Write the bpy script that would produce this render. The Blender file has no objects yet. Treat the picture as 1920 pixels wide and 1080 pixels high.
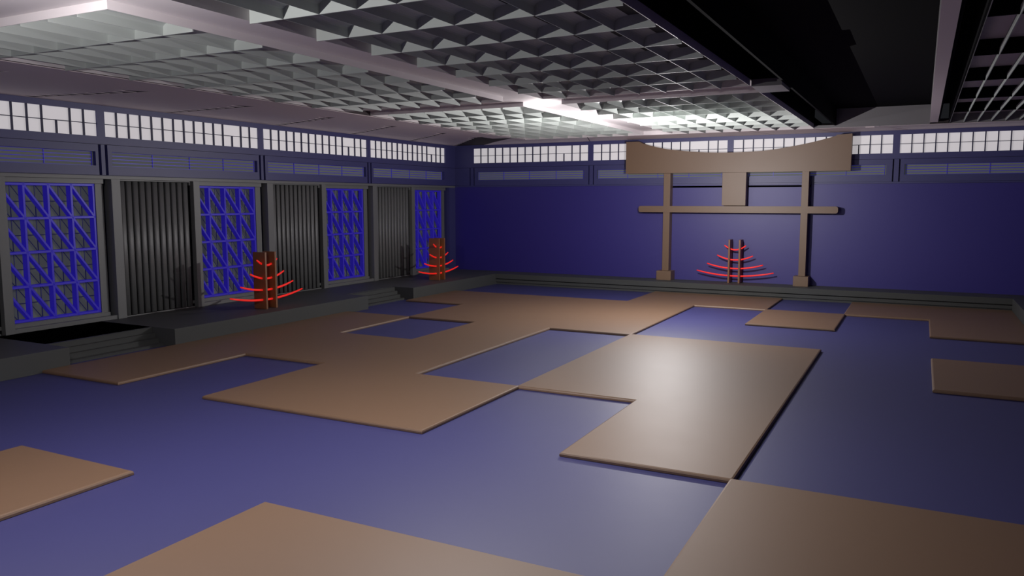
import bpy, bmesh, math
from math import radians as R, sin, cos, pi
from mathutils import Vector

# ------------------------------------------------------------------ scene
S = bpy.context.scene
C = S.collection
S.view_settings.view_transform = 'Standard'
S.view_settings.look = 'None'
S.view_settings.gamma = 1.0
S.view_settings.use_curve_mapping = False
S.view_settings.exposure = 0.0

# camera
cd = bpy.data.cameras.new('camera')
cd.sensor_width = 36.0
cd.lens = 1485.8 / 1920 * 36
cd.clip_start = 0.05
cam = bpy.data.objects.new('camera', cd)
cam.location = (10.053, -4.152, 2.24)
cam.rotation_euler = (R(90 - 6.342), 0, R(27.245))
C.objects.link(cam)
S.camera = cam

# world: almost no light outside, the hall is closed
w = bpy.data.worlds.new('world'); S.world = w; w.use_nodes = True
w.node_tree.nodes['Background'].inputs[0].default_value = (0.5, 0.52, 0.6, 1)
w.node_tree.nodes['Background'].inputs[1].default_value = 0.02


def lamp(name, loc, power, col=(1, .97, .97), radius=0.0):
    l = bpy.data.lights.new(name, 'POINT')
    l.energy = power; l.color = col; l.shadow_soft_size = radius
    o = bpy.data.objects.new(name, l); o.location = loc; C.objects.link(o)
    return o


lamp('hall_light', (5.9, 10.2, 2.68), 445)
lamp('hall_light', (4.9, -1.3, 3.2), 215)
lamp('ceiling_light', (4.45, 7.85, 3.45), 11)
lamp('ceiling_light', (3.6, 9.6, 3.1), 28)  # added fill to brighten the back-left louvre panel, not a lamp of the hall
lamp('ceiling_light', (4.55, 13.75, 3.6), 1.0)
l = bpy.data.lights.new('floor_spot', 'SPOT')      # unseen spot aimed down, lights the near floor but not the ceiling
l.energy = 400; l.color = (1, .97, .97); l.spot_size = R(150); l.spot_blend = .75; l.shadow_soft_size = 0
o = bpy.data.objects.new('floor_spot', l); o.location = (6.3, 2.0, 3.5); C.objects.link(o)


# ------------------------------------------------------------------ materials
def mat(name, col, rough=.5, spec=.5, emit=None, es=0.0, noise=0.0, metal=0.0):
    m = bpy.data.materials.new(name); m.use_nodes = True
    nt = m.node_tree; b = nt.nodes['Principled BSDF']
    b.inputs['Base Color'].default_value = (*col, 1)
    b.inputs['Roughness'].default_value = rough
    b.inputs['Metallic'].default_value = metal
    b.inputs['Specular IOR Level'].default_value = spec
    if emit:
        b.inputs['Emission Color'].default_value = (*emit, 1)
        b.inputs['Emission Strength'].default_value = es
    if noise:
        n = nt.nodes.new('ShaderNodeTexNoise'); n.inputs['Scale'].default_value = 3.0
        n.inputs['Detail'].default_value = 4.0
        tc = nt.nodes.new('ShaderNodeTexCoord')
        nt.links.new(tc.outputs['Object'], n.inputs['Vector'])
        r = nt.nodes.new('ShaderNodeMapRange')
        r.inputs['To Min'].default_value = rough - noise
        r.inputs['To Max'].default_value = rough + noise
        nt.links.new(n.outputs['Fac'], r.inputs['Value'])
        nt.links.new(r.outputs['Result'], b.inputs['Roughness'])
    return m


M = dict(
    wall=mat('blue_wall', (.022, .012, .21), .52, 1.0, noise=.01),
    band=mat('upper_wall_blue', (.04, .04, .17), .52, 1.0, noise=.01),
    floor=mat('blue_floor_mat', (.032, .032, .145), .55, .95, noise=.01),
    mat=mat('brown_mat', (.17, .095, .050), .55, .95, noise=.01),
    wood=mat('torii_wood', (.18, .1, .05), .52, 1.0, noise=.01),
    rack=mat('rack_wood', (.25, .095, .028), .45, .9),
    gray=mat('dark_gray_wood', (.15, .153, .15), .5, 1.0),
    plat=mat('platform_gray', (.07, .072, .07), .6, .3),
    gap=mat('soffit_gap_shade', (.055, .045, .048), .8, .1),
    pit=mat('pit_shade_black', (.001, .001, .001), 1.0, .0),
    well=mat('ceiling_shade_black', (.004, .0035, .005), .9, .05),
    louver=mat('louver_white', (.42, .45, .43), .55, .4),
    lboard=mat('louver_backing', (.055, .06, .056), .7, .2),
    ceil=mat('ceiling_panel', (.66, .61, .62), .5, .4),
    soffit=mat('soffit_panel', (.66, .56, .58), .6, .3),
    coff=mat('coffer_gray', (.18, .17, .18), .5, .4),
    paper=mat('shoji_paper', (.60, .58, .59), .6, .2, (.82, .78, .80), .46),
    mull=mat('mullion_blue', (.02, .02, .07), .5, .5),
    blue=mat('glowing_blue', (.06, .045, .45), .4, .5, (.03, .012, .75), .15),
    thin=mat('back_lattice_blue', (.04, .04, .2), .5, .5),
    olive=mat('screen_backing', (.19, .205, .175), .8, .1, (.3, .33, .3), .07),
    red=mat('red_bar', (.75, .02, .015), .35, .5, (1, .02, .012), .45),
    black=mat('matte_black', (.004, .004, .006), .8, .1),
)


# ------------------------------------------------------------------ mesh helpers
def box(bm, x0, x1, y0, y1, z0, z1):
    if x0 > x1: x0, x1 = x1, x0
    if y0 > y1: y0, y1 = y1, y0
    if z0 > z1: z0, z1 = z1, z0
    v = [bm.verts.new(p) for p in ((x0, y0, z0), (x1, y0, z0), (x1, y1, z0), (x0, y1, z0),
                                   (x0, y0, z1), (x1, y0, z1), (x1, y1, z1), (x0, y1, z1))]
    for f in ((3, 2, 1, 0), (4, 5, 6, 7), (0, 1, 5, 4), (1, 2, 6, 5), (2, 3, 7, 6), (3, 0, 4, 7)):
        bm.faces.new([v[i] for i in f])


def prism(bm, pts, axis, a, b):
    """polygon in the two other axes extruded along axis from a to b"""
    def P(p, t):
        return {'x': (t, p[0], p[1]), 'y': (p[0], t, p[1]), 'z': (p[0], p[1], t)}[axis]
    va = [bm.verts.new(P(p, a)) for p in pts]; vb = [bm.verts.new(P(p, b)) for p in pts]
    n = len(pts)
    bm.faces.new(va); bm.faces.new(vb[::-1])
    for i in range(n):
        bm.faces.new((va[i], va[(i + 1) % n], vb[(i + 1) % n], vb[i]))


def beam(bm, a, b, r0, r1=None, n=8, up=None):
    """round bar from a to b"""
    a, b = Vector(a), Vector(b); r1 = r0 if r1 is None else r1
    d = (b - a).normalized()
    u = d.cross(Vector((0, 0, 1)) if abs(d.z) < .9 else Vector((1, 0, 0))).normalized(); v = d.cross(u)
    A = [bm.verts.new(a + (u * cos(t) + v * sin(t)) * r0) for t in [2 * pi * i / n for i in range(n)]]
    B = [bm.verts.new(b + (u * cos(t) + v * sin(t)) * r1) for t in [2 * pi * i / n for i in range(n)]]
    bm.faces.new(A[::-1]); bm.faces.new(B)
    for i in range(n): bm.faces.new((A[i], A[(i + 1) % n], B[(i + 1) % n], B[i]))


def tube(bm, pts, rad, n=10):
    rings = []
    for i, p in enumerate(pts):
        p = Vector(p)
        d = (Vector(pts[min(i + 1, len(pts) - 1)]) - Vector(pts[max(i - 1, 0)])).normalized()
        u = d.cross(Vector((0, 0, 1)) if abs(d.z) < .9 else Vector((1, 0, 0))).normalized(); v = d.cross(u)
        rings.append([bm.verts.new(p + (u * cos(t) + v * sin(t)) * rad[i]) for t in [2 * pi * k / n for k in range(n)]])
    for a, b in zip(rings, rings[1:]):
        for i in range(n): bm.faces.new((a[i], a[(i + 1) % n], b[(i + 1) % n], b[i])).smooth = True
    bm.faces.new(rings[0][::-1]); bm.faces.new(rings[-1])


def obj(name, bm, m, parent=None, bevel=0.0, seg=2):
    bmesh.ops.recalc_face_normals(bm, faces=bm.faces)
    me = bpy.data.meshes.new(name); bm.to_mesh(me); bm.free()
    me.materials.append(M[m])
    o = bpy.data.objects.new(name, me); C.objects.link(o)
    if parent: o.parent = parent
    if bevel:
        b = o.modifiers.new('bevel', 'BEVEL'); b.width = bevel; b.segments = seg; b.limit_method = 'ANGLE'
    return o


def thing(name, label, cat, loc=(0, 0, 0), group=None, rz=0):
    o = bpy.data.objects.new(name, None); C.objects.link(o); o.location = loc; o.rotation_euler = (0, 0, rz)
    o.empty_display_size = .1
    o['label'] = label; o['category'] = cat
    if group: o['group'] = group
    return o


def struct(name, bm, m, parent=None, **k):
    o = obj(name, bm, m, parent, **k)
    if not parent: o['kind'] = 'structure'
    return o


def copy_thing(root, loc=None, label=None, rz=None):
    c = root.copy(); C.objects.link(c)
    if loc is not None: c.location = loc
    if rz is not None: c.rotation_euler = (0, 0, rz)
    if label: c['label'] = label
    for ch in list(root.children):
        d = ch.copy(); C.objects.link(d); d.parent = c
        for g in list(ch.children):
            e = g.copy(); C.objects.link(e); e.parent = d
    return c


NB = bmesh.new
CW, CH = 1.4694, 2.0571          # mat grid
W, D = 8 * CW, 7 * CH            # sunken floor 11.755 x 14.40
XL, YB, XR, YF = -1.69, 15.15, 13.45, -8.0   # wall faces
PH = .28                         # platform height
SZ = 3.74                        # soffit height

# ------------------------------------------------------------------ floor and platforms
bm = NB(); box(bm, -.3, W + .3, YF, D + .3, -.12, 0); struct('floor', bm, 'floor')

# stair openings in the left platform
OP = [(2.43, 4.12), (8.90, 10.54)]
bm = NB()
ys = [YF] + [v for o in OP for v in o] + [YB]
for i in range(0, len(ys), 2): box(bm, -2.0, 0, ys[i], ys[i + 1], 0, PH)
box(bm, -2.0, -1.72, YF, YB, 0, PH)
struct('trim_1', bm, 'plat', bevel=.004)['label'] = 'dark grey raised walkway along the left wall'
for n, (a, b) in enumerate(OP):
    t = thing('recessed_steps', ['dark grey steps cut into the left walkway before the nearest lattice screen',
                                 'dark grey steps cut into the left walkway between the two racks'][n],
              'steps', (0, a, 0), 'steps in the left walkway')
    for x0, x1, z in ((-.56, -.505, .272), (-.505, -.437, .192), (-.437, -.36, .116), (-.36, -.25, .042)):
        bm = NB(); box(bm, x0, x1, .004, b - a - .004, 0, z); box(bm, x1 - .004, x1 + .004, .004, b - a - .004, z - .012, z)
        obj('step', bm, 'plat', t)
    if n == 0:
        bm = NB(); box(bm, -1.715, -.562, .004, b - a - .004, .001, .012); obj('pit_floor', bm, 'pit', t)  # black colour stands for the darkness of a deep pit
        bm = NB(); L = b - a
        box(bm, -1.718, -1.70, .001, L - .001, .012, PH - .001); box(bm, -1.70, -.562, .001, .006, .012, PH - .001)
        box(bm, -1.70, -.562, L - .006, L - .001, .012, PH - .001); box(bm, -.566, -.5605, .006, L - .006, .012, PH - .012)
        obj('pit_shade_lining', bm, 'pit', t)  # added lining, painted black to keep the shallow pit in shade
    else:
        bm = NB(); box(bm, -1.715, -.562, .004, b - a - .004, 0, PH); obj('landing', bm, 'plat', t)

bm = NB(); box(bm, 0, XR + .1, D, YB + .1, .155, PH); box(bm, 0, XR + .1, D + .035, YB + .1, .06, .132)
box(bm, 0, XR + .1, D + .06, YB + .1, 0, .155)
struct('trim_2', bm, 'plat', bevel=.003)['label'] = 'dark grey walkway along the back wall under the gate'
bm = NB(); box(bm, W, XR + .1, YF, D - .002, 0, PH); struct('trim_3', bm, 'plat', bevel=.004)


# ------------------------------------------------------------------ walls with clerestory windows and vents
def wall_map(side):
    if side == 'left': return lambda bm, u0, u1, d0, d1, z0, z1: box(bm, XL - d0, XL - d1, u0, u1, z0, z1)
    return lambda bm, u0, u1, d0, d1, z0, z1: box(bm, u0, u1, YB + d0, YB + d1, z0, z1)


win_n = [0]


def upper_wall(side, bays, pitch, wlo, whi, vlo, vhi, s1, s2, sw, u_lo, u_hi, vents):
    B = wall_map(side)
    bm = NB()
    B(bm, u_lo, u_hi, 0, .07, 3.65, 3.95)
    B(bm, u_lo, u_hi, 0, .07, 3.128, 3.25)
    B(bm, u_lo, u_hi, .07, .5, 3.65, 3.95)
    B(bm, u_lo, u_hi, .09, .5, 2.58, 3.25)
    # posts between windows
    edges = [u_lo] + [v for b in bays for v in (b + wlo, b + whi)] + [u_hi]
    for i in range(0, len(edges), 2): B(bm, edges[i], edges[i + 1], 0, .30, 3.25, 3.65)
    # field with slots and vent openings
    zt, zb = 3.122, 2.638
    for b in bays:
        B(bm, b + s1 + sw, b + s2, 0, .09, zb, zt)
        B(bm, b + s2 + sw, b + vlo, 0, .09, zb, zt)
        B(bm, b + vlo, b + vhi, 0, .09, 3.01, zt)
        B(bm, b + vlo, b + vhi, 0, .09, zb, 2.785)
        B(bm, b + vhi, b + pitch + s1, 0, .09, zb, zt)
    last = bays[-1] + pitch + s1
    if last < u_hi: B(bm, last, u_hi, 0, .09, zb, zt)
    if bays[0] + s1 > u_lo: B(bm, u_lo, bays[0] + s1, 0, .09, zb, zt)
    if side == 'back':
        B(bm, u_lo, u_hi, 0, .09, 2.60, 2.632)
    struct('wall_' + side, bm, 'band')
    for i, b in enumerate(bays):
        # shoji window
        win_n[0] += 1
        bm = NB(); B(bm, b + wlo, b + whi, .035, .045, 3.25, 3.65)
        p = struct('window_%d' % win_n[0], bm, 'paper')
        bm = NB(); w0, w1 = b + wlo, b + whi; cw = (w1 - w0) / 15
        for k in range(1, 15):
            m = .011
            z1 = 3.448 if k == 12 else 3.65
            B(bm, w0 + k * cw - m, w0 + k * cw + m, .005, .034, 3.25, z1)
        B(bm, w0, w1, .012, .034, 3.443, 3.454)
        obj('mullion', bm, 'mull', p)
        # vent grille
        if i in vents:
            v0, v1 = b + vlo + .001, b + vhi - .001
            t = thing('vent_grille', vents[i], 'vent',
                      (XL - .06, v0, 2.786) if side == 'left' else (v0, YB + .06, 2.786), 'slatted vents under the windows')
            L = v1 - v0

            def Q(bm, u0, u1, d0, d1, z0, z1):
                if side == 'left': box(bm, -d0, -d1, u0, u1, z0, z1)
                else: box(bm, u0, u1, d0, d1, z0, z1)
            bm = NB(); Q(bm, 0, L, .01, .028, 0, .222); obj('back_plate', bm, 'olive', t)
            for z in (.056, .111, .166):
                bm = NB(); Q(bm, .03, L - .03, -.004, .01, z - .006, z + .006); obj('slat', bm, 'blue', t)
            for f in (.25, .5, .75):
                bm = NB(); Q(bm, .03 + (L - .06) * f - .004, .03 + (L - .06) * f + .004, -.006, .01, .005, .217); obj('divider', bm, 'blue', t)
            bm = NB()
            for z in (0.001, .215): Q(bm, .03, L - .03, -.003, .01, z, z + .006)
            for u in (.026, L - .032): Q(bm, u, u + .006, -.003, .01, 0, .222)
            obj('frame', bm, 'blue', t)


BL = [.95 + 3.47 * k for k in range(-2, 4)]
upper_wall('left', BL, 3.47, -.06, 3.28, .04, 3.22, -.20, -.085, .048, YF, YB + .4,
           {2: 'slatted vent above the nearest lattice screen, cut by the left edge of the photo',
            3: 'slatted vent on the left wall above the fluted panel nearest the camera',
            4: 'slatted vent on the left wall above the middle fluted panel',
            5: 'slatted vent on the left wall closest to the corner'})
BB = [-1.03 + 3.55 * k for k in range(4)]
upper_wall('back', BB, 3.55, -.06, 3.35, .05, 3.24, -.185, -.06, .028, XL, XR + .4,
           {0: 'slatted vent on the back wall nearest the left corner',
            1: 'slatted vent on the back wall behind the left half of the gate beam',
            2: 'slatted vent on the back wall behind the right half of the gate beam',
            3: 'slatted vent on the back wall right of the gate'})
# back wall plain field
bm = NB(); box(bm, XL - .4, XR + .4, YB, YB + .4, 0, 2.595); o = struct('wall_back', bm, 'wall')
bm = NB(); box(bm, XR, XR + .3, YF, YB, 0, 3.95); struct('wall_right', bm, 'wall')
bm = NB(); box(bm, XL - .5, XR + .3, YF - .3, YF, -.1, 3.95); struct('wall_front', bm, 'wall')

# ------------------------------------------------------------------ lower left wall: jambs, header, sliding panels, lattice screens
bm = NB()
box(bm, XL, XL - .25, YF, YB, 2.575, 2.628)          # header
for k, b in enumerate(BL):
    box(bm, XL, XL - .16, b, b + .16, PH, 2.575)     # wide stile
    box(bm, XL, XL - .10, b + 1.64, b + 1.78, PH, 2.575)
    box(bm, XL - .19, XL - .235, b - .10, b - .055, PH, 2.575)
    box(bm, XL - .16, XL - .34, b + .10, b + .16, PH, 2.575)
    # threshold and head rail of the screen track
    box(bm, XL - .02, XL - .12, b + 1.78, b + 3.47, PH, .345)
    box(bm, XL - .10, XL - .22, b + 1.6, b + 3.40, .345, .40)
    box(bm, XL - .06, XL - .22, b + 1.6, b + 3.37, 2.50, 2.575)
struct('trim_4', bm, 'gray', bevel=.002)['label'] = 'grey posts and rails framing the left wall openings'
bm = NB(); box(bm, XL - .42, XL - .5, YF, YB, 0, 2.6); box(bm, XL - .3, XL - .5, 14.9, YB, 0, 2.6)
struct('wall_left', bm, 'black')
bm = NB(); box(bm, XL, XL - .4, 14.83, YB, PH, 2.575); struct('wall_left', bm, 'band')

# fluted sliding panel (origin at its lower near corner)
def make_fluted(loc, label):
    t = thing('fluted_panel', label, 'sliding panel', loc, 'fluted panels of the left wall')
    bm = NB(); box(bm, -.118, -.104, 0, 1.60, .0, 2.29); obj('back_board', bm, 'black', t)  # shade between the flutes is put into this black board
    for i in range(11):
        bm = NB(); n = 10; yc = .075 + i * .1275; r = .047
        pts = [(yc - r, -.104)] + [(yc - r * cos(pi * j / n), -.104 + .055 * sin(pi * j / n) ** .22) for j in range(1, n)] + [(yc + r, -.104)]
        pts = [(x, y) for (y, x) in pts]
        prism(bm, pts, 'z', .03, 2.265); o = obj('flute', bm, 'gray', t)
        for p in o.data.polygons: p.use_smooth = len(p.vertices) == 4
    bm = NB(); box(bm, -.104, -.05, 0, 1.44, 0, .02); obj('sill', bm, 'gray', t)
    bm = NB(); box(bm, -.104, -.045, 0, 1.44, 2.272, 2.29); obj('head_rail', bm, 'gray', t)
    return t


fl = make_fluted((XL, BL[3] + .162, PH + .002), 'grey fluted panel nearest the camera, left of the second lattice screen')
copy_thing(fl, (XL, BL[4] + .162, PH + .002), 'grey fluted panel just behind the nearer wooden rack')
copy_thing(fl, (XL, BL[5] + .162, PH + .002), 'dark fluted panel nearest the corner, left of the far rack')
copy_thing(fl, (XL, BL[2] + .162, PH + .002), 'dark fluted panel cut off by the left edge of the photo')


# lattice screen
def make_screen(loc, label):
    t = thing('lattice_screen', label, 'lattice screen', loc, 'blue lattice screens of the left wall')
    nc, nr, pw, ph = 5, 4, .3745, .512
    Wd = nc * pw
    bm = NB()                                       # grey surround
    box(bm, -.05, .014, Wd + .02, Wd + .155, -.06, 2.10)
    box(bm, -.05, .014, -.10, -.02, -.06, 2.10)
    box(bm, -.05, .014, -.02, Wd + .02, -.06, -.022); box(bm, -.05, .014, -.02, Wd + .02, 2.07, 2.10)
    obj('frame', bm, 'gray', t)
    bm = NB(); box(bm, -.165, -.15, -.02, Wd + .02, -.02, 2.07); obj('backing', bm, 'olive', t)
    # front lattice: bars with a chamfered face
    def bar(bm, a, b, w=.020, dp=.105, fw=.015):
        a, b = Vector((0, *a)), Vector((0, *b)); d = (b - a).normalized(); s = Vector((1, 0, 0)).cross(d)
        prof = [(-w, -dp), (w, -dp), (w, -.008), (fw, 0), (-fw, 0), (-w, -.008)]
        A = [bm.verts.new(a + s * p + Vector((q, 0, 0))) for p, q in prof]
        Bv = [bm.verts.new(b + s * p + Vector((q, 0, 0))) for p, q in prof]
        bm.faces.new(A); bm.faces.new(Bv[::-1])
        for i in range(6): bm.faces.new((A[i], A[(i + 1) % 6], Bv[(i + 1) % 6], Bv[i]))
    bm = NB()
    for c in range(nc + 1): bar(bm, (c * pw, -.02), (c * pw, nr * ph + .02))
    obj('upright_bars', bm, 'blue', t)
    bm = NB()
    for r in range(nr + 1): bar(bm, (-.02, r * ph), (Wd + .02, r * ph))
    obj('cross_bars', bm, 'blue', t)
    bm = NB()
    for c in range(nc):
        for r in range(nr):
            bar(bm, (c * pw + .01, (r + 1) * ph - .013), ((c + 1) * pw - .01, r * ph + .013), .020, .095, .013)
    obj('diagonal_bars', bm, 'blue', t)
    # fine back lattice
    bm = NB(); h = .005
    for c in range(nc * 2 + 1): box(bm, -.125, -.115, c * pw / 2 - h + .05, c * pw / 2 + h + .05, -.02, 2.07)
    for r in range(nr * 2 + 1): box(bm, -.125, -.115, -.02, Wd + .02, r * ph / 2 - h, r * ph / 2 + h)
    for c in range(nc * 2):
        for r in range(nr * 2):
            beam(bm, (-.12, c * pw / 2 + .05, (r + 1) * ph / 2), (-.12, (c + 1) * pw / 2 + .05, r * ph / 2), h * 1.1, n=4)
    obj('back_lattice', bm, 'thin', t)
    return t


sc_off = 3.245 - 5 * .3745
sx = XL - .14
sc = make_screen((sx, BL[2] + sc_off, .43), 'blue lattice screen nearest the camera, beside the black floor opening')
copy_thing(sc, (sx, BL[3] + sc_off, .43), 'blue lattice screen just left of the nearer wooden rack')
copy_thing(sc, (sx, BL[4] + sc_off, .43), 'blue lattice screen standing between the nearer and the far rack')
copy_thing(sc, (sx, BL[5] + sc_off, .43), 'blue lattice screen partly hidden behind the far rack')


# ------------------------------------------------------------------ floor mats
def outline(cells):
    """boundary loop of a set of grid cells, counter clockwise"""
    E = {}
    for i, j in cells:
        for a, b, nb in (((i, j), (i + 1, j), (i, j - 1)), ((i + 1, j), (i + 1, j + 1), (i + 1, j)),
                         ((i + 1, j + 1), (i, j + 1), (i, j + 1)), ((i, j + 1), (i, j), (i - 1, j))):
            if nb not in cells: E.setdefault(a, []).append(b)
    loops = []
    while E:
        s = next(iter(E)); lp = [s]; p = s; prev = None
        while True:
            nx = E[p]
            if len(nx) == 1 or prev is None: q = nx.pop(0)
            else:                                   # at a pinch point turn right to keep the loops apart
                d = (p[0] - prev[0], p[1] - prev[1])
                nx.sort(key=lambda t: -(d[0] * (t[1] - p[1]) - d[1] * (t[0] - p[0]))); q = nx.pop(0)
            if not E[p]: del E[p]
            prev, p = p, q
            if p == s: break
            lp.append(p)
        out = [lp[k] for k in range(len(lp)) if (lp[k][0] - lp[k - 1][0]) * (lp[(k + 1) % len(lp)][1] - lp[k][1]) != (lp[k][1] - lp[k - 1][1]) * (lp[(k + 1) % len(lp)][0] - lp[k][0])]
        loops.append(out)
    return loops


def mat_piece(cells, label, grow=.016):
    cells = set(cells); T = .04
    x0 = min(c[0] for c in cells); y0 = min(c[1] for c in cells)
    bm = NB()
    lo = max(outline(cells), key=len) if True else None
    loops = outline(cells)

    def off(lp, g):
        P = [(a * CW, b * CH) for a, b in lp]; n = len(P); r = []
        for k in range(n):
            p, q, s = P[k - 1], P[k], P[(k + 1) % n]
            d1 = Vector((q[0] - p[0], q[1] - p[1])).normalized(); d2 = Vector((s[0] - q[0], s[1] - q[1])).normalized()
            n1 = Vector((d1.y, -d1.x)); n2 = Vector((d2.y, -d2.x))
            r.append((q[0] + (n1.x + n2.x) * g, q[1] + (n1.y + n2.y) * g))
        return r
    rings = []
    prof = [(0, .0), (grow, .004), (grow, T - .018), (grow - .006, T - .006), (grow - .02, T)]
    from mathutils.geometry import tessellate_polygon
    allv = []
    for lp in loops:
        R_ = [[bm.verts.new((x, y, z)) for x, y in off(lp, g)] for g, z in prof]
        n = len(lp)
        for a, b in zip(R_, R_[1:]):
            for k in range(n): bm.faces.new((a[k], a[(k + 1) % n], b[(k + 1) % n], b[k]))
        allv.append(R_[-1])
    flat = [v for l in allv for v in l]
    for tri in tessellate_polygon([[v.co.copy() for v in l] for l in allv]):
        try: bm.faces.new([flat[i] for i in tri])
        except ValueError: pass
    # move to its own base point
    c0 = Vector((x0 * CW, y0 * CH, 0))
    for v in bm.verts: v.co -= c0
    o = obj('floor_mat', bm, 'mat')
    o.location = c0 + Vector((0, 0, .0005))
    o['label'] = label; o['category'] = 'mat'; o['group'] = 'brown mats on the blue floor'
    return o


big = [(0, 1), (0, 2), (0, 3), (1, 2), (2, 1), (3, 1), (2, 2), (2, 3), (0, 5), (1, 4), (1, 5), (2, 4), (2, 5), (3, 4), (3, 5), (3, 6), (4, 6), (4, 5)]
big = [c for c in big if c != (4, 5)]
mat_piece(big, 'largest brown mat, irregular in outline, spreading from the left walkway to the back')
mat_piece([(4, 2), (4, 3), (5, 1), (5, 2), (5, 3)], 'L-shaped pale brown mat in the middle of the floor')
mat_piece([(5, 5)], 'small single brown mat in front of the gate')
mat_piece([(6, 6), (7, 6), (7, 5)], 'brown mat in the far right corner along the back walkway')
mat_piece([(7, 3)], 'brown mat cut by the right edge of the photo, alone on blue')
mat_piece([(6, 0), (7, 0), (6, -1), (7, -1)], 'brown mat filling the bottom right corner of the photo')
mat_piece([(4, -1), (5, -1)], 'brown mat at the bottom edge of the photo')
mat_piece([(2, -1)], 'lone brown mat at the left edge of the photo')

# ------------------------------------------------------------------ gate
yg = 14.81
t = thing('torii_gate', 'tall light brown wooden gate standing against the back wall', 'gate', (6.06, yg, PH))


def gobj(name, f, m='wood', bevel=.004):
    bm = NB(); f(bm)
    for v in bm.verts:
        if name != 'base_block':                     # the frame stands a little behind the front of its blocks
            v.co += Vector((-.018, .085, .003)); v.co.y = min(v.co.y, 15.14)
            if name == 'post': v.co.z = max(v.co.z, .5055)
        v.co -= Vector((6.06, yg, PH))
    return obj(name, bm, m, t, bevel=bevel)


for xa, xb, xc, xd in ((4.424, 4.588, 4.300, 4.664), (7.624, 7.774, 7.512, 7.838)):
    gobj('post', lambda bm: box(bm, xa, xb, yg + .02, yg + .33, .50, 2.88))
    gobj('base_block', lambda bm: box(bm, xc, xd, yg - .01, yg + .335, PH + .001, .505))
gobj('plaque', lambda bm: box(bm, 5.842, 6.393, yg + .016, yg + .325, 2.105, 2.878))
def tie(bm):
    n = 8; r = .05; pts = []
    for cx, cz, a0 in ((8.41 - r, 1.935 + r, -90), (8.41 - r, 2.09 - r, 0), (3.80 + r, 2.09 - r, 90), (3.80 + r, 1.935 + r, 180)):
        for k in range(n + 1):
            a = R(a0 + 90 * k / n); pts.append((cx + r * cos(a), cz + r * sin(a)))
    prism(bm, pts, 'y', yg + .012, yg + .33)
gobj('tie_beam', tie, bevel=.0)
def lintel(bm):
    pts = [(3.456, 2.885), (8.632, 2.875), (8.632, 3.682), (8.315, 3.665)]
    arc = [(8.31, 3.645), (7.95, 3.553), (7.55, 3.47), (6.978, 3.382), (6.5, 3.349), (5.973, 3.342), (5.55, 3.354), (5.145, 3.382), (4.80, 3.422), (4.495, 3.463), (4.15, 3.538), (3.89, 3.612)]
    # smooth through the measured points
    def cr(p0, p1, p2, p3, u): return tuple(.5 * ((2 * b) + (-a + c) * u + (2 * a - 5 * b + 4 * c - d) * u * u + (-a + 3 * b - 3 * c + d) * u ** 3) for a, b, c, d in zip(p0, p1, p2, p3))
    A = [arc[0]] + arc + [arc[-1]]; sm = []
    for i in range(1, len(A) - 2):
        for u in (0, .25, .5, .75): sm.append(cr(A[i - 1], A[i], A[i + 1], A[i + 2], u))
    pts += sm + [arc[-1], (3.787, 3.665), (3.456, 3.665)]
    prism(bm, pts, 'y', yg, yg + .335)
gobj('lintel', lintel, bevel=.0)
gobj('rear_dark_strip', lambda bm: box(bm, 4.50, 7.80, yg + .29, yg + .325, 2.535, 2.575), 'black')  # added dark strip that draws the thin black line behind the posts


# ------------------------------------------------------------------ racks (local x along the bars, local -y is the front)
def make_rack(loc, rz, label):
    t = thing('sword_rack', label, 'rack', loc, 'wooden racks with curved red bars', rz)
    for s in (-1, 1):
        bm = NB(); box(bm, s * .121 - .021, s * .121 + .021, 0, .295, 0, 1.025)
        obj('upright', bm, 'rack', t, bevel=.003)
    for hs, zc, ze in ((.25, .785, .89), (.415, .545, .65), (.65, .34, .443), (.895, .162, .268)):
        bm = NB(); n = 24
        pts = [(hs * u, .09, zc + (ze - zc) * u * u) for u in [-1 + 2 * i / n for i in range(n + 1)]]
        rad = [.019 * (1 - .35 * abs(-1 + 2 * i / n) ** 4) for i in range(n + 1)]
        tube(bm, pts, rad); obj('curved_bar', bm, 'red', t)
    return t


rk = make_rack((-.36, 6.55, PH + .001), R(90), 'brown board rack with curved red bars, nearer one on the left walkway')
copy_thing(rk, (-.375, 12.35, PH + .001), 'brown board rack with curved red bars, far one near the left corner')
copy_thing(rk, (6.165, 14.845, PH + .001), 'board rack with curved red bars standing under the gate', rz=0)

# ------------------------------------------------------------------ ceiling
# boards above everything
bm = NB()
box(bm, XL - .4, 7.93, YF, YB + .3, 3.90, 3.98)
box(bm, 10.46, XR + .3, YF, YB + .3, 3.95, 4.03)
struct('ceiling', bm, 'well')
# channel planes between the louvre panels (they cross)
bm = NB(); ZC = 3.826
box(bm, 4.20, 4.88, YF, 13.99, ZC, 3.89)
for a, b in ((6.91, 7.615), (-.52, .17)):
    box(bm, 1.1, 4.20, a, b, ZC, 3.89); box(bm, 4.88, 7.93, a, b, ZC, 3.89)
box(bm, 1.1, 4.2, YF, -.52, ZC, 3.89); box(bm, 4.88, 7.93, YF, -.52, ZC, 3.89)
struct('ceiling', bm, 'ceil')
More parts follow.
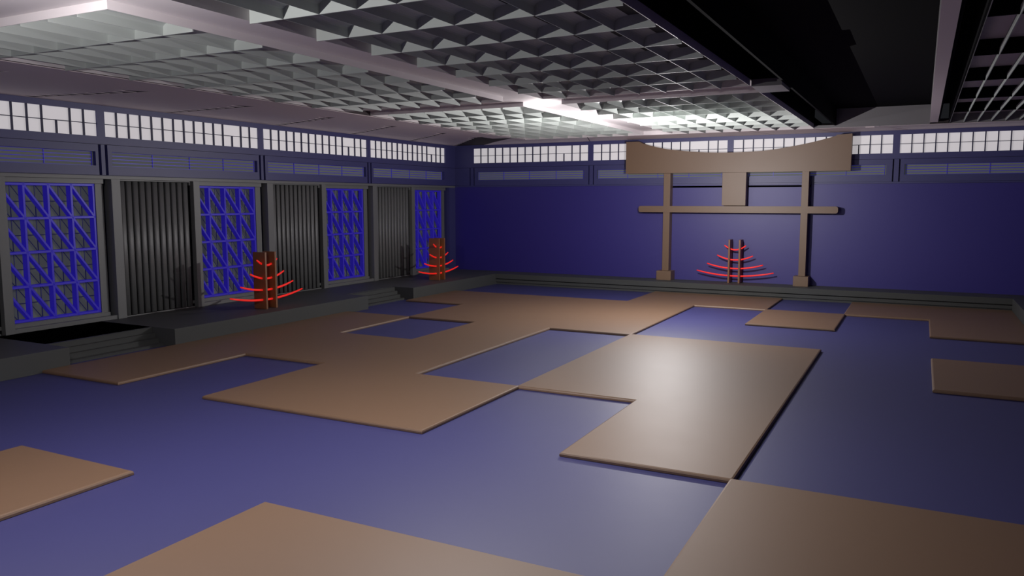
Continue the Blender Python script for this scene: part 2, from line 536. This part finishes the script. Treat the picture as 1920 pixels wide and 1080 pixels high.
# deep well on the right, open slots either side; their shade is painted black
bm = NB()
box(bm, 7.93, 10.46, YF, 13.98, 4.135, 4.2)
box(bm, 7.925, 7.94, YF, 13.92, 3.84, 4.2)
box(bm, 8.34, 8.37, YF, 13.9, 3.785, 4.2)
box(bm, 10.25, 10.28, YF, 13.9, 3.80, 4.2)
box(bm, 10.43, 10.448, YF, 13.9, 3.76, 4.2)
struct('ceiling', bm, 'well')
bm = NB()
box(bm, 8.37, 10.105, 13.9, 13.99, 3.742, 4.125)     # far face of the well
box(bm, 10.105, 10.115, YF, 13.9, 3.80, 4.13)
box(bm, 7.945, 8.335, 6.91, 7.615, 3.742, 3.835)     # short cross pieces in the slot
box(bm, 7.945, 8.335, -.52, .17, 3.742, 3.835)
box(bm, 7.93, 8.37, 13.9, 13.99, 3.742, 3.80)
struct('trim_5', bm, 'coff')
bm = NB(); box(bm, 10.105, 10.245, YF, 13.9, 3.77, 3.80); struct('trim_7', bm, 'soffit')   # narrow beam beside the well


def cove_blade(bm, axis, pos, a, b, z0=3.73, z1=3.90, thin=.002, flare=.125):
    """louvre blade: thin at the foot, flaring into the board above"""
    pts = [(-thin, z0), (thin, z0), (thin + .003, z0 + .072)]
    n = 5
    right = [(thin + .003 + flare * (1 - cos(pi / 2 * k / n)), z0 + .072 + .046 * sin(pi / 2 * k / n)) for k in range(1, n + 1)]
    pts = [(thin, z0)] + [(thin + .003, z0 + .072)] + right
    full = pts + [(-x, z) for x, z in reversed(pts)]
    full = [(pos + x, z) for x, z in full]
    prism(bm, full, axis, a, b)


def louver(x0, x1, y0, y1, nx, ny, label):
    t = thing('louver_panel', label, 'ceiling panel', (x0, y0, 3.73), 'egg-crate louvre panels of the ceiling')
    o = Vector((x0, y0, 3.73))

    def fin(name, bm, m):
        for v in bm.verts: v.co -= o
        return obj(name, bm, m, t)
    e = .006
    bm = NB()
    box(bm, x0, x0 + e, y0, y1, 3.752, 3.89); box(bm, x1 - e, x1, y0, y1, 3.752, 3.89)
    box(bm, x0 + e, x1 - e, y0, y0 + e, 3.752, 3.89); box(bm, x0 + e, x1 - e, y1 - e, y1, 3.752, 3.89)
    fin('frame', bm, 'ceil')
    bm = NB(); box(bm, x0 + e, x1 - e, y0 + e, y1 - e, 3.852, 3.872); fin('backing', bm, 'lboard')
    px, py = (x1 - x0) / nx, (y1 - y0) / ny
    bm = NB()
    for i in range(1, nx): cove_blade(bm, 'y', x0 + i * px, y0 + e, y1 - e)
    # near frame side is a blade too
    fin('long_blades', bm, 'louver')
    bm = NB()
    for j in range(1, ny): box(bm, x0 + e, x1 - e, y0 + j * py - .006, y0 + j * py + .006, 3.73, 3.853)
    fin('cross_blades', bm, 'louver')
    return t


louver(1.12, 4.20, .17, 6.91, 8, 8, 'brightly lit egg-crate ceiling panel at the upper left')
louver(4.88, 7.93, .17, 6.91, 8, 8, 'dark shaded egg-crate ceiling panel at the top middle, with white teeth')
louver(1.12, 4.20, 7.615, 13.92, 8, 8, 'bright egg-crate ceiling panel at the back left')
louver(4.88, 7.93, 7.615, 13.92, 8, 8, 'small-looking egg-crate ceiling panel just above the gate')

# long-celled panel on the right
t = thing('louver_panel', 'dark long-celled ceiling panel at the upper right corner', 'ceiling panel', (10.45, YF, 3.73), 'egg-crate louvre panels of the ceiling')
o0 = Vector((10.45, YF, 3.73))
def fin2(name, bm, m):
    for v in bm.verts: v.co -= o0
    return obj(name, bm, m, t)
bm = NB(); box(bm, 10.45, 10.456, YF, 13.95, 3.752, 3.95); box(bm, 10.456, XR, 13.94, 13.95, 3.752, 3.95); fin2('frame', bm, 'coff')
bm = NB(); box(bm, 10.456, XR, YF, 13.94, 3.93, 3.945); fin2('backing', bm, 'soffit')
bm = NB()
k = 0
while 10.69 + k * .232 < XR - .05:
    x = 10.69 + k * .232; box(bm, x, x + .008, YF, 13.94, 3.752, 3.83); k += 1
fin2('long_blades', bm, 'louver')
for j in range(-5, 4):
    y = 5.80 + j * 2.045
    bm = NB(); box(bm, 10.456, XR, y, y + .02, 3.765, 3.93); fin2('cross_blade', bm, 'well')  # unlit faces of the cross blades painted black

# soffit boards round the edge, with saw-toothed joints
bm = NB()
Z0, Z1 = SZ, SZ + .004
JI = [-4.2, -2.24, -.3, 1.63, 3.58, 5.53, 7.51, 9.44, 11.36]       # joint ends at x = .40
JO = [-6.6, -4.15, -1.7, .74, 3.18, 5.59, 8.21, 10.60, 12.95]      # joint ends at x = -1.62
JI.append(12.75); JO.append(15.10)
xi, xo = .40, -1.62
for k in range(len(JI) - 1):
    a0, a1 = JO[k], JI[k]; b0, b1 = JO[k + 1], JI[k + 1]
    # near edge straight (just past joint k), far edge saw-toothed up to joint k+1
    pts = [(xo, a0 + .012), (xi, a1 + .012)]
    n = 9
    pts.append((xi, b1))
    for j in range(n - 1, -1, -1):
        f0, f1 = j / n, (j + 1) / n
        xs, xe = xo + (xi - xo) * f0, xo + (xi - xo) * f1
        ys_, ye = b0 + (b1 - b0) * f0, b0 + (b1 - b0) * f1
        dep = .19 if j < n - 1 else .30
        pts.append((xe - .004, ye - .006)); pts.append((xs, ys_ - dep))
    prism(bm, pts, 'z', Z0, Z1)
box(bm, XL - .02, xo, YF, 15.14, Z0, Z1)
box(bm, xi, .575, YF, 12.7, Z0, Z1)
box(bm, .59, 1.12, YF, 13.2, Z0 - .004, Z1)
struct('ceiling', bm, 'soffit')
bm = NB()
bj = [(.95, -.75), (2.79, 2.37), (6.62, 6.93), (7.93, 8.28), (9.2, 9.75), (XR, XR)]     # back joints: x at 13.92 and at the wall
for k in range(len(bj) - 1):
    g = .012
    a, b = bj[k], bj[k + 1]
    y0 = 13.922 if k else 13.35
    prism(bm, [(a[0] + g, y0), (b[0] - g, 13.922 if k else 13.922), (b[1] - g, YB), (a[1] + g, YB)] if k else
          [(.95, 13.42), (1.12, 13.3), (1.12, 13.922), (b[0] - g, 13.922), (b[1] - g, YB), (-.75, YB), (.10, 14.22)], 'z', Z0 - .002, Z1)
prism(bm, [(8.93, 13.93), (9.1, 13.93), (9.02, 14.05)], 'z', Z0 - .02, Z0 - .002)
struct('ceiling', bm, 'soffit')
bm = NB(); box(bm, XL - .02, 1.12, YF, YB, 3.746, 3.83); box(bm, 1.12, XR, 13.99, YB, 3.746, 3.83); struct('ceiling', bm, 'gap')  # dark board behind the joints, their shade put into its colour
bm = NB(); box(bm, 1.12, 7.93, 13.92, 13.935, 3.742, 3.85); struct('trim_6', bm, 'ceil')
